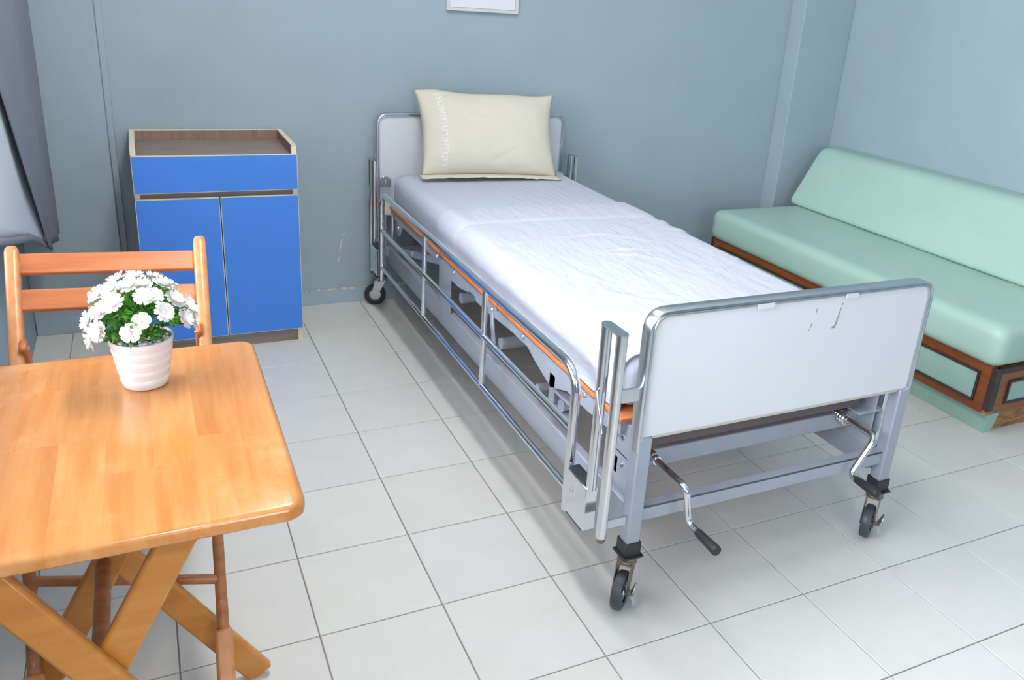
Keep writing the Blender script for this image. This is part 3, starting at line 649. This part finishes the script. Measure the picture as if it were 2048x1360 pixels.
# ================================================================== TABLE
tbl = tag(empty('folding_table', (-.70, -2.0, 0)), 'square varnished wooden folding table with crossed legs, flowerpot on top', 'table')
AX0, AX1, AY0, AY1, AZ = -.998, -.398, -2.318, -1.683, .72
TH = .026; RC = .03
def half(xl, d):
    """y extent of the rounded rectangle inset by d, at x"""
    x0, x1, y0, y1 = AX0 + d, AX1 - d, AY0 + d, AY1 - d; r = max(RC - d, .001); x = min(max(xl, x0), x1)
    e = 0
    if x < x0 + r: e = r - math.sqrt(max(0, r * r - (x0 + r - x) ** 2))
    if x > x1 - r: e = r - math.sqrt(max(0, r * r - (x - x1 + r) ** 2))
    return x, y0 + e, y1 - e
lev = [(.004, AZ - TH), (.0, AZ - TH + .004), (.0, AZ - .010), (.0015, AZ - .005), (.005, AZ - .0015), (.010, AZ)]
rs = random.Random(21)
edges = [AX0 + k * .0667 for k in range(9)] + [AX1]
tints = [(1.0, .97, .95), (.97, .93, .86), (1.06, 1.07, 1.1), (.93, .86, .72), (1.02, .98, .92), (1.08, 1.1, 1.15), (.96, .9, .8), (1.03, 1.0, .96)]
for i in range(9):
    cuts = [AY0 - 1] + sorted([AY0 + rs.uniform(.15, .3), AY0 + rs.uniform(.36, .55)][: rs.choice((1, 2))]) + [AY1 + 1]
    for c in range(len(cuts) - 1):
        xa, xb_ = edges[i], edges[i + 1]; n = 10 if i in (0, 8) else 3
        if i == 0: smp = [xa + RC * (1 - math.cos(math.pi / 2 * k / 9)) for k in range(10)] + [xb_]
        elif i == 8: smp = [xa] + [xb_ - RC * math.cos(math.pi / 2 * k / 9) for k in range(10)]; 
        else: smp = [xa, (xa + xb_) / 2, xb_]
        mb = MB(); nl = len(lev); cols = []
        for x in smp:
            colv = []
            for d, z in lev:
                xx, ya, yb = half(x, d); ya = max(ya, cuts[c]); yb = min(yb, cuts[c + 1]); ya, yb = min(ya, cuts[c + 1]), max(yb, cuts[c]); colv.append(((xx, ya, z), (xx, yb, z)))
            cols.append(colv)
        vs = []; 
        for colv in cols:
            for a, b in colv: vs += [a, b]
        st = 2 * nl; fs = []
        for s_ in range(len(smp) - 1):
            o0, o1 = s_ * st, (s_ + 1) * st
            for l in range(nl - 1):
                fs.append((o0 + 2 * l, o1 + 2 * l, o1 + 2 * l + 2, o0 + 2 * l + 2)); fs.append((o0 + 2 * l + 1, o0 + 2 * l + 3, o1 + 2 * l + 3, o1 + 2 * l + 1))
            fs.append((o0 + 2 * nl - 2, o1 + 2 * nl - 2, o1 + 2 * nl - 1, o0 + 2 * nl - 1)); fs.append((o0, o0 + 1, o1 + 1, o1))
        for o0 in (0, (len(smp) - 1) * st):
            for l in range(nl - 1): fs.append((o0 + 2 * l, o0 + 2 * l + 2, o0 + 2 * l + 3, o0 + 2 * l + 1))
        ob = obj('stave', mb.add(vs, fs), M_table, tbl, ang=40)
        tn = rs.choice(tints); ob.color = (tn[0], tn[1], tn[2], 1)
for y in (-1.80, -2.25):
    obj('batten', B(AX0 + .05, AX1 - .05, y - .02, y + .02, AZ - TH - .02, AZ - TH), M_tleg, tbl, bevel=.003)
def xleg(p0, p1, y): return obj('leg', MB().bar((p0[0], y, p0[1]), (p1[0], y, p1[1]), .056, .02, (0, 1, 0)), M_tleg, tbl, bevel=.006)
xleg((-.862, .692), (-.470, .004), -2.212); xleg((-.535, .692), (-.905, .004), -2.190)
xleg((-.880, .692), (-.440, .006), -1.868); xleg((-.530, .692), (-.905, .006), -1.890)
obj('stretcher', MB().cyl((-.705, -2.205, .39), (-.705, -1.87, .39), .0135, 18), M_dowel, tbl)
for y in (-2.223, -1.857): obj('bolt', MB().lathe([(.0001, .004), (.006, .003), (.008, 0), (.0001, -.001)], (-.69, y, .392), 12, (0, -1 if y < -2 else 1, 0)), M_chromeD, tbl)

# ================================================================== CHAIR
ch = tag(empty('folding_chair', (-.665, -1.65, 0)), 'slatted wooden folding chair tucked behind the table, varnish worn off its edges', 'chair')
CT = (-1.255, .818); CF = (-2.125, .004)                     # post top and foot in (y, z)
def pyz(t): return (CT[0] + (CF[0] - CT[0]) * t, CT[1] + (CF[1] - CT[1]) * t)
for sgn, xt in ((-1, -.858), (1, -.466)):
    xb = xt + (.025 if sgn < 0 else -.058)
    def pt(t): y, z = pyz(t); return (xt + (xb - xt) * t, y, z)
    p0, p1 = Vector(pt(.02)), Vector(pt(.52)); d = (p1 - p0).normalized()
    nrm = Vector((1, 0, 0)).cross(d).normalized()
    mb = MB()
    secs = [(0.0, .010, .014), (.006, .0135, .0185), (.015, .0148, .021), (.06, .015, .022), (.50, .0145, .022), (.56, .0125, .016)]
    vs = []; m_ = 12
    for t, a, b in secs:
        c = Vector(pt(t))
        for k in range(m_):
            an = 2 * math.pi * k / m_; cx, sx = math.cos(an), math.sin(an); f = lambda q: math.copysign(abs(q) ** .45, q)
            vs.append(c + Vector((1, 0, 0)) * a * f(cx) + nrm * b * f(sx))
    fs = [(i * m_ + k, i * m_ + (k + 1) % m_, (i + 1) * m_ + (k + 1) % m_, (i + 1) * m_ + k) for i in range(len(secs) - 1) for k in range(m_)]
    fs += [tuple(range(m_)), tuple((len(secs) - 1) * m_ + k for k in range(m_ - 1, -1, -1))]
    post = obj('post', mb.add(vs, fs), M_chairz, ch, ang=50)
    rd = MB().tube([pt(.54), pt(.58), pt(.70), pt(.712), pt(.716), pt(.72), pt(.755), pt(.76), pt(.765), pt(.77)], [.0115, .0115, .0115, .0115, .0105, .0118, .0118, .0105, .0125, .0125], 16)
    obj('turned_shaft', rd, M_dowel, post, ang=50)
    ft = MB().bar(pt(.768), pt(.995), .036, .034, (1, 0, 0)); obj('foot', ft, M_chairz, post, bevel=.006)
for t in (.045, .122):
    y, z = pyz(t + .0); d = Vector((0, CF[0] - CT[0], CF[1] - CT[1])).normalized(); n = Vector((0, -d.z, d.y))
    p = Vector((0, y, z)); hw = .026
    y2, z2 = y, z
    obj('back_slat', MB().bar((-.846, y2 + .004, z2 + .009), (-.478, y2 + .004, z2 - .008), .052, .014, (0, -n.y, -n.z)), M_chair, ch, bevel=.003)
yd, zd = pyz(.685)
obj('stretcher', MB().cyl((-.838, pyz(.625)[0], pyz(.625)[1]), (-.506, yd, zd), .010, 14), M_dowel, ch)
for k in range(6):
    y = -1.28 - k * .062; obj('seat_slat', B(-.835, -.495, y - .054, y, .442, .456), M_chair, ch, bevel=.003)
for x in (-.82, -.51):
    obj('seat_rail', B(x - .01, x + .01, -1.72, -1.27, .41, .442), M_chairz, ch, bevel=.003)
for x in (-.838, -.491):
    y0, z0 = pyz(.19)
    rl = obj('rear_leg', MB().bar((x, y0 - .04, z0 + .005), (x, -1.17, .006), .034, .016, (1, 0, 0)), M_chair, ch, bevel=.006)
    obj('bolt', MB().lathe([(.0001, .003), (.005, .002), (.006, 0), (.0001, -.001)], (x + (.008 if x < -.6 else -.008), y0 - .03, z0 - .012), 10, (1 if x < -.6 else -1, 0, 0)), M_chromeD, rl)
obj('rear_stretcher', MB().cyl((-.838, -1.205, .10), (-.491, -1.205, .10), .009, 12), M_dowel, ch)

# ================================================================== FLOWERPOT
PX, PY, PZ = -.603, -1.838, AZ
pl_o = tag(empty('potted_flowers', (PX, PY, PZ)), 'white ribbed pot of small white artificial flowers on the wooden table', 'plant')
pr = [(.0001, 0), (.034, 0), (.0375, .002)]
rbs = 5; r0, r1, H = .0385, .0535, .094
for k in range(rbs):
    a, b = .002 + (H - .002) * k / rbs, .002 + (H - .002) * (k + 1) / rbs
    ra = r0 + (r1 - r0) * k / rbs; rb = r0 + (r1 - r0) * (k + 1) / rbs
    pr += [(ra, a + .001), ((ra + rb) / 2 + .0008, (a + b) / 2), (rb + .0008, b - .002), (rb, b - .0005)]
pr += [(r1, H), (r1 - .0015, H + .001), (r1 - .003, H), (r1 - .005, H - .012), (.0001, H - .012)]
pot = obj('pot', MB().lathe(pr, (PX, PY, PZ), 56), M_pot, pl_o, ang=50)
obj('filler', MB().lathe([(.0001, H - .011), (r1 - .0052, H - .011), (r1 - .006, H - .008), (.0001, H - .004)], (PX, PY, PZ), 24), M_soil, pl_o)
pb = MB(); rp = random.Random(4)
for k in range(170):
    a = rp.uniform(0, 6.283); r = (r1 - .006) * math.sqrt(rp.random()); s = rp.uniform(.0022, .0048); c = Vector((PX + r * math.cos(a), PY + r * math.sin(a), PZ + H - .004 + rp.uniform(-.002, .003)))
    sc3 = Vector((rp.uniform(.8, 1.3), rp.uniform(.8, 1.3), rp.uniform(.6, 1))); vs = []
    for v in ((0, 0, 1), (.89, 0, .45), (.28, .85, .45), (-.72, .53, .45), (-.72, -.53, .45), (.28, -.85, .45), (.72, .53, -.45), (-.28, .85, -.45), (-.89, 0, -.45), (-.28, -.85, -.45), (.72, -.53, -.45), (0, 0, -1)):
        vs.append(c + Vector((v[0] * sc3.x, v[1] * sc3.y, v[2] * sc3.z)) * s)
    pb.add(vs, [(0, 1, 2), (0, 2, 3), (0, 3, 4), (0, 4, 5), (0, 5, 1), (1, 6, 2), (2, 7, 3), (3, 8, 4), (4, 9, 5), (5, 10, 1), (6, 7, 2), (7, 8, 3), (8, 9, 4), (9, 10, 5), (10, 6, 1), (11, 7, 6), (11, 8, 7), (11, 9, 8), (11, 10, 9), (11, 6, 10)], rp.choice((0, 0, 0, 1, 1, 2)))
tag(obj('pebbles', pb, M_peb, pl_o), 'small white, grey and brown pebbles', kind='stuff')
# foliage
fo_ = MB(); rf = random.Random(9); DC = Vector((PX, PY, PZ + H - .004))
def leaf(base, dr, ln, wd, mi):
    dr = dr.normalized(); sd = dr.cross(Vector((rf.uniform(-1, 1), rf.uniform(-1, 1), rf.uniform(-1, 1)))).normalized(); up = sd.cross(dr)
    ps = [base - sd * wd * .3, base + sd * wd * .3, base + dr * ln * .55 + sd * wd + up * .002, base + dr * ln - up * .003, base + dr * ln * .55 - sd * wd + up * .002, base + dr * ln * .5 - up * .001]
    fo_.add(ps, [(0, 1, 5), (1, 2, 5), (2, 3, 5), (3, 4, 5), (4, 0, 5)], mi)
for k in range(230):
    a = rf.uniform(0, 6.283); el = math.asin(rf.uniform(-.12, .97)); R_ = rf.uniform(.036, .072)
    d = Vector((math.cos(a) * math.cos(el), math.sin(a) * math.cos(el), math.sin(el)))
    c = DC + Vector((0, 0, .030)) + Vector((d.x, d.y, d.z * .92)) * R_
    if c.z < PZ + H - .002 and math.hypot(c.x - PX, c.y - PY) < r1: c.z = PZ + H + .004
    mi = rf.choice((0, 0, 1))
    for q in range(7):
        dd = d + Vector((rf.uniform(-1, 1), rf.uniform(-1, 1), rf.uniform(-1, 1))) * .9
        leaf(c, dd, rf.uniform(.012, .022), rf.uniform(.0014, .0026), mi)
for k in range(26):
    a = rf.uniform(0, 6.283); el = math.asin(rf.uniform(.1, .95)); d = Vector((math.cos(a) * math.cos(el), math.sin(a) * math.cos(el), math.sin(el)))
    fo_.tube([DC + Vector((rf.uniform(-.01, .01), rf.uniform(-.01, .01), 0)), DC + Vector((0, 0, .02)) + d * .03, DC + Vector((0, 0, .03)) + d * .07], .0011, 5)
tag(obj('foliage', fo_, [M_leaf, M_leafd], pl_o, smooth=False), 'fine bright green artificial leaves', kind='stuff')
def flower_mesh(seed, n, layers, R_, toothed):
    r = random.Random(seed); mb = MB()
    for ly in range(layers):
        k_ = n if ly == 0 else n - ly; cup = .15 + .5 * ly; Rl = R_ * (1 - .2 * ly)
        for k in range(k_):
            a = 2 * math.pi * (k + .5 * ly) / k_ + r.uniform(-.08, .08); ca, sa = math.cos(a), math.sin(a); wd = math.pi * Rl / k_ * (.80 if not toothed else .74)
            pro = [(.08, .2, 0), (.45, .75, .06), (.78, 1.0, .12), (.95, .86 if not toothed else .95, .12)]
            vs = []
            for (t, ww, zz) in pro:
                for s_ in (-1, 0, 1):
                    x = Rl * t; y = wd * ww * s_; z = Rl * (cup * t * t * 1.1) + .0016 * abs(s_)
                    vs.append((ca * x - sa * y, sa * x + ca * y, z))
            fs = [(i * 3 + j, i * 3 + j + 1, i * 3 + j + 4, i * 3 + j + 3) for i in range(3) for j in range(2)]
            base = len(vs)
            tips = [(-1, .90), (-.5, 1.07), (0, .96), (.5, 1.07), (1, .90)] if toothed else [(-.5, 1.02), (0, 1.03), (.5, 1.02)]
            for s_, t in tips: x = Rl * t; y = wd * .95 * s_; z = Rl * cup * t * t * 1.1; vs.append((ca * x - sa * y, sa * x + ca * y, z))
            fs.append(tuple([9, 10, 11] + [base + q for q in range(len(tips) - 1, -1, -1)])) if False else fs.extend([(9, 10, base + len(tips) // 2, base + 1, base) if toothed else (9, 10, base + 1, base), (10, 11, base + len(tips) - 1, base + len(tips) - 2, base + len(tips) // 2) if toothed else (10, 11, base + 2, base + 1)])
            mb.add(vs, fs)
    mb.lathe([(.0001, -.004), (.003, -.002), (.0035, .002), (.0001, .005)], (0, 0, 0), 8)
    me = bpy.data.meshes.new('flower'); me.from_pydata(mb.v, [], mb.f); me.materials.append(M_petal)
    me.polygons.foreach_set('use_smooth', [True] * len(me.polygons)); return me
FM = [flower_mesh(1, 9, 2, .0185, True), flower_mesh(2, 8, 2, .017, True), flower_mesh(3, 5, 1, .0165, False), flower_mesh(4, 10, 2, .0195, True)]
def cdir(u, v):                                    # place a flower on the dome: u right, v up in [-1,1], facing the viewer side
    return None
TOC = (CAM - Vector((PX, PY, PZ + .15))); TOC.z = 0; TOC.normalize(); SIDE = Vector((-TOC.y, TOC.x, 0))
fl_list = [(0, 88, 0), (-25, 72, 3), (28, 75, 1), (-60, 60, 0), (70, 62, 3), (-95, 45, 0), (100, 48, 1), (140, 55, 0), (-140, 55, 3), (180, 60, 0), (8, 55, 0), (32, 50, 1), (-38, 42, 3), (62, 36, 0), (86, 20, 3), (30, 25, 1), (4, 22, 2), (-16, 2, 2), (-58, 26, 0), (-78, 8, 3), (-50, 2, 0), (58, 8, 0), (-98, -4, 1), (100, 2, 0), (135, 15, 0), (-135, 12, 3), (170, 20, 1), (-74, -12, 0), (84, -4, 0)]
for az, el, kd in fl_list:
    a, e = math.radians(az + rf.uniform(-4, 4)), math.radians(el + rf.uniform(-4, 4))
    d = TOC * math.cos(a) * math.cos(e) + SIDE * math.sin(a) * math.cos(e) + Vector((0, 0, math.sin(e)))
    rad = .083 if kd != 2 else .074
    o = bpy.data.objects.new('flower', FM[kd]); COL.objects.link(o); o.parent = pl_o
    o.location = Vector((0, 0, H + .032)) + Vector((d.x, d.y, d.z * .90)) * rad * rf.uniform(.95, 1.04) + Vector((0, 0, 0))
    dd = (d + Vector((0, 0, .25)) + Vector((rf.uniform(-.25, .25), rf.uniform(-.25, .25), rf.uniform(-.1, .2)))).normalized()
    o.rotation_mode = 'QUATERNION'; o.rotation_quaternion = dd.to_track_quat('Z', 'Y') @ Matrix.Rotation(rf.uniform(0, 6.28), 4, 'Z').to_quaternion()
    s = rf.uniform(.88, 1.1); o.scale = (s, s, s)

# ================================================================== CURTAIN
cu = tag(empty('window_curtain', (-.92, -.6, .42)), 'grey curtain with pale lining hanging beside the window', 'curtain')
def yw(z): return max(-.061 - (z - .503) * .96, -.80 - .02 * math.sin(z * 4))
def hemz(y):
    P = [(-1.9, .97), (-.967, .759), (-.621, .665), (-.294, .576), (-.12, .515), (0.02, .455), (.2, .40)]
    for (a, za), (b, zb) in zip(P, P[1:]):
        if y <= b: return za + (zb - za) * (y - a) / (b - a)
    return P[-1][1]
def gstrip(a, b):
    z = .435 + (2.32 - .435) * b; y0 = yw(z) - .004; y1 = .198; y = y0 + (y1 - y0) * a
    return (-.902 - .012 * (1 - a) ** 3 + .010 * math.sin(a * 13 + .8 + .15 * z) * min(1, a * 3) + .002 * math.sin(a * 23 + z), y, z + .012 * a * (1 - b))
obj('curtain_cloth', MB().grid(gstrip, 60, 60), M_curt, cu, solid=.003, ang=80)
def lin(a, b):
    y = -1.05 + 1.02 * a; zt = .503 + (-.061 - y) / .96 + .34; zb = hemz(y); z = zb + (max(zt, zb + .002) - zb) * b
    return (-.930 + .006 * math.sin(y * 7 + 1) * (1 - .5 * b) + .002 * math.sin(y * 17 + z * 4), y, z)
obj('lining', MB().grid(lin, 70, 30), M_lining, cu, solid=.002, ang=80)
def hem(a, b):
    y = -1.05 + 1.13 * a; z = hemz(y) - .022 * b + .004; return (-.927 + .006 * math.sin(y * 7 + 1) + .003 * math.sin(b * 3), y, z)
obj('hem_band', MB().grid(hem, 60, 3), M_curt, cu, solid=.003, ang=80)
rdm = MB().cyl((-.91, -3.4, 2.33), (-.91, .25, 2.33), .012, 14)
for y in (-3.3, -1.8, .1): rdm.box(WX, -.905, y - .008, y + .008, 2.318, 2.342)
obj('curtain_rod', rdm, M_alu, cu, bevel=.001)

# ================================================================== PICTURE
pic = tag(empty('wall_picture', (.868, YB, 1.345)), 'pale framed notice hanging on the wall above the bed', 'picture')
X0, X1, Z0, Z1 = .696, 1.041, 1.345, 1.83; fw = .013
fm = MB().box(X0, X1, YB - .018, YB - .001, Z0, Z0 + fw); fm.box(X0, X1, YB - .018, YB - .001, Z1 - fw, Z1); fm.box(X0, X0 + fw, YB - .018, YB - .001, Z0 + fw, Z1 - fw); fm.box(X1 - fw, X1, YB - .018, YB - .001, Z0 + fw, Z1 - fw)
obj('picture_frame', fm, M_frame, pic, bevel=.0015)
obj('backing', B(X0 + .002, X1 - .002, YB - .011, YB - .001, Z0 + .002, Z1 - .002), M_paper, pic, smooth=False)
ln = MB().box(X0 + fw, X1 - fw, YB - .0125, YB - .0108, Z0 + fw, Z0 + fw + .0022); ln.box(X0 + fw, X0 + fw + .002, YB - .0125, YB - .0108, Z0 + fw, Z1 - fw); ln.box(X1 - fw - .002, X1 - fw, YB - .0125, YB - .0108, Z0 + fw, Z1 - fw)
obj('frame_slip', ln, M_scuff, pic, smooth=False)
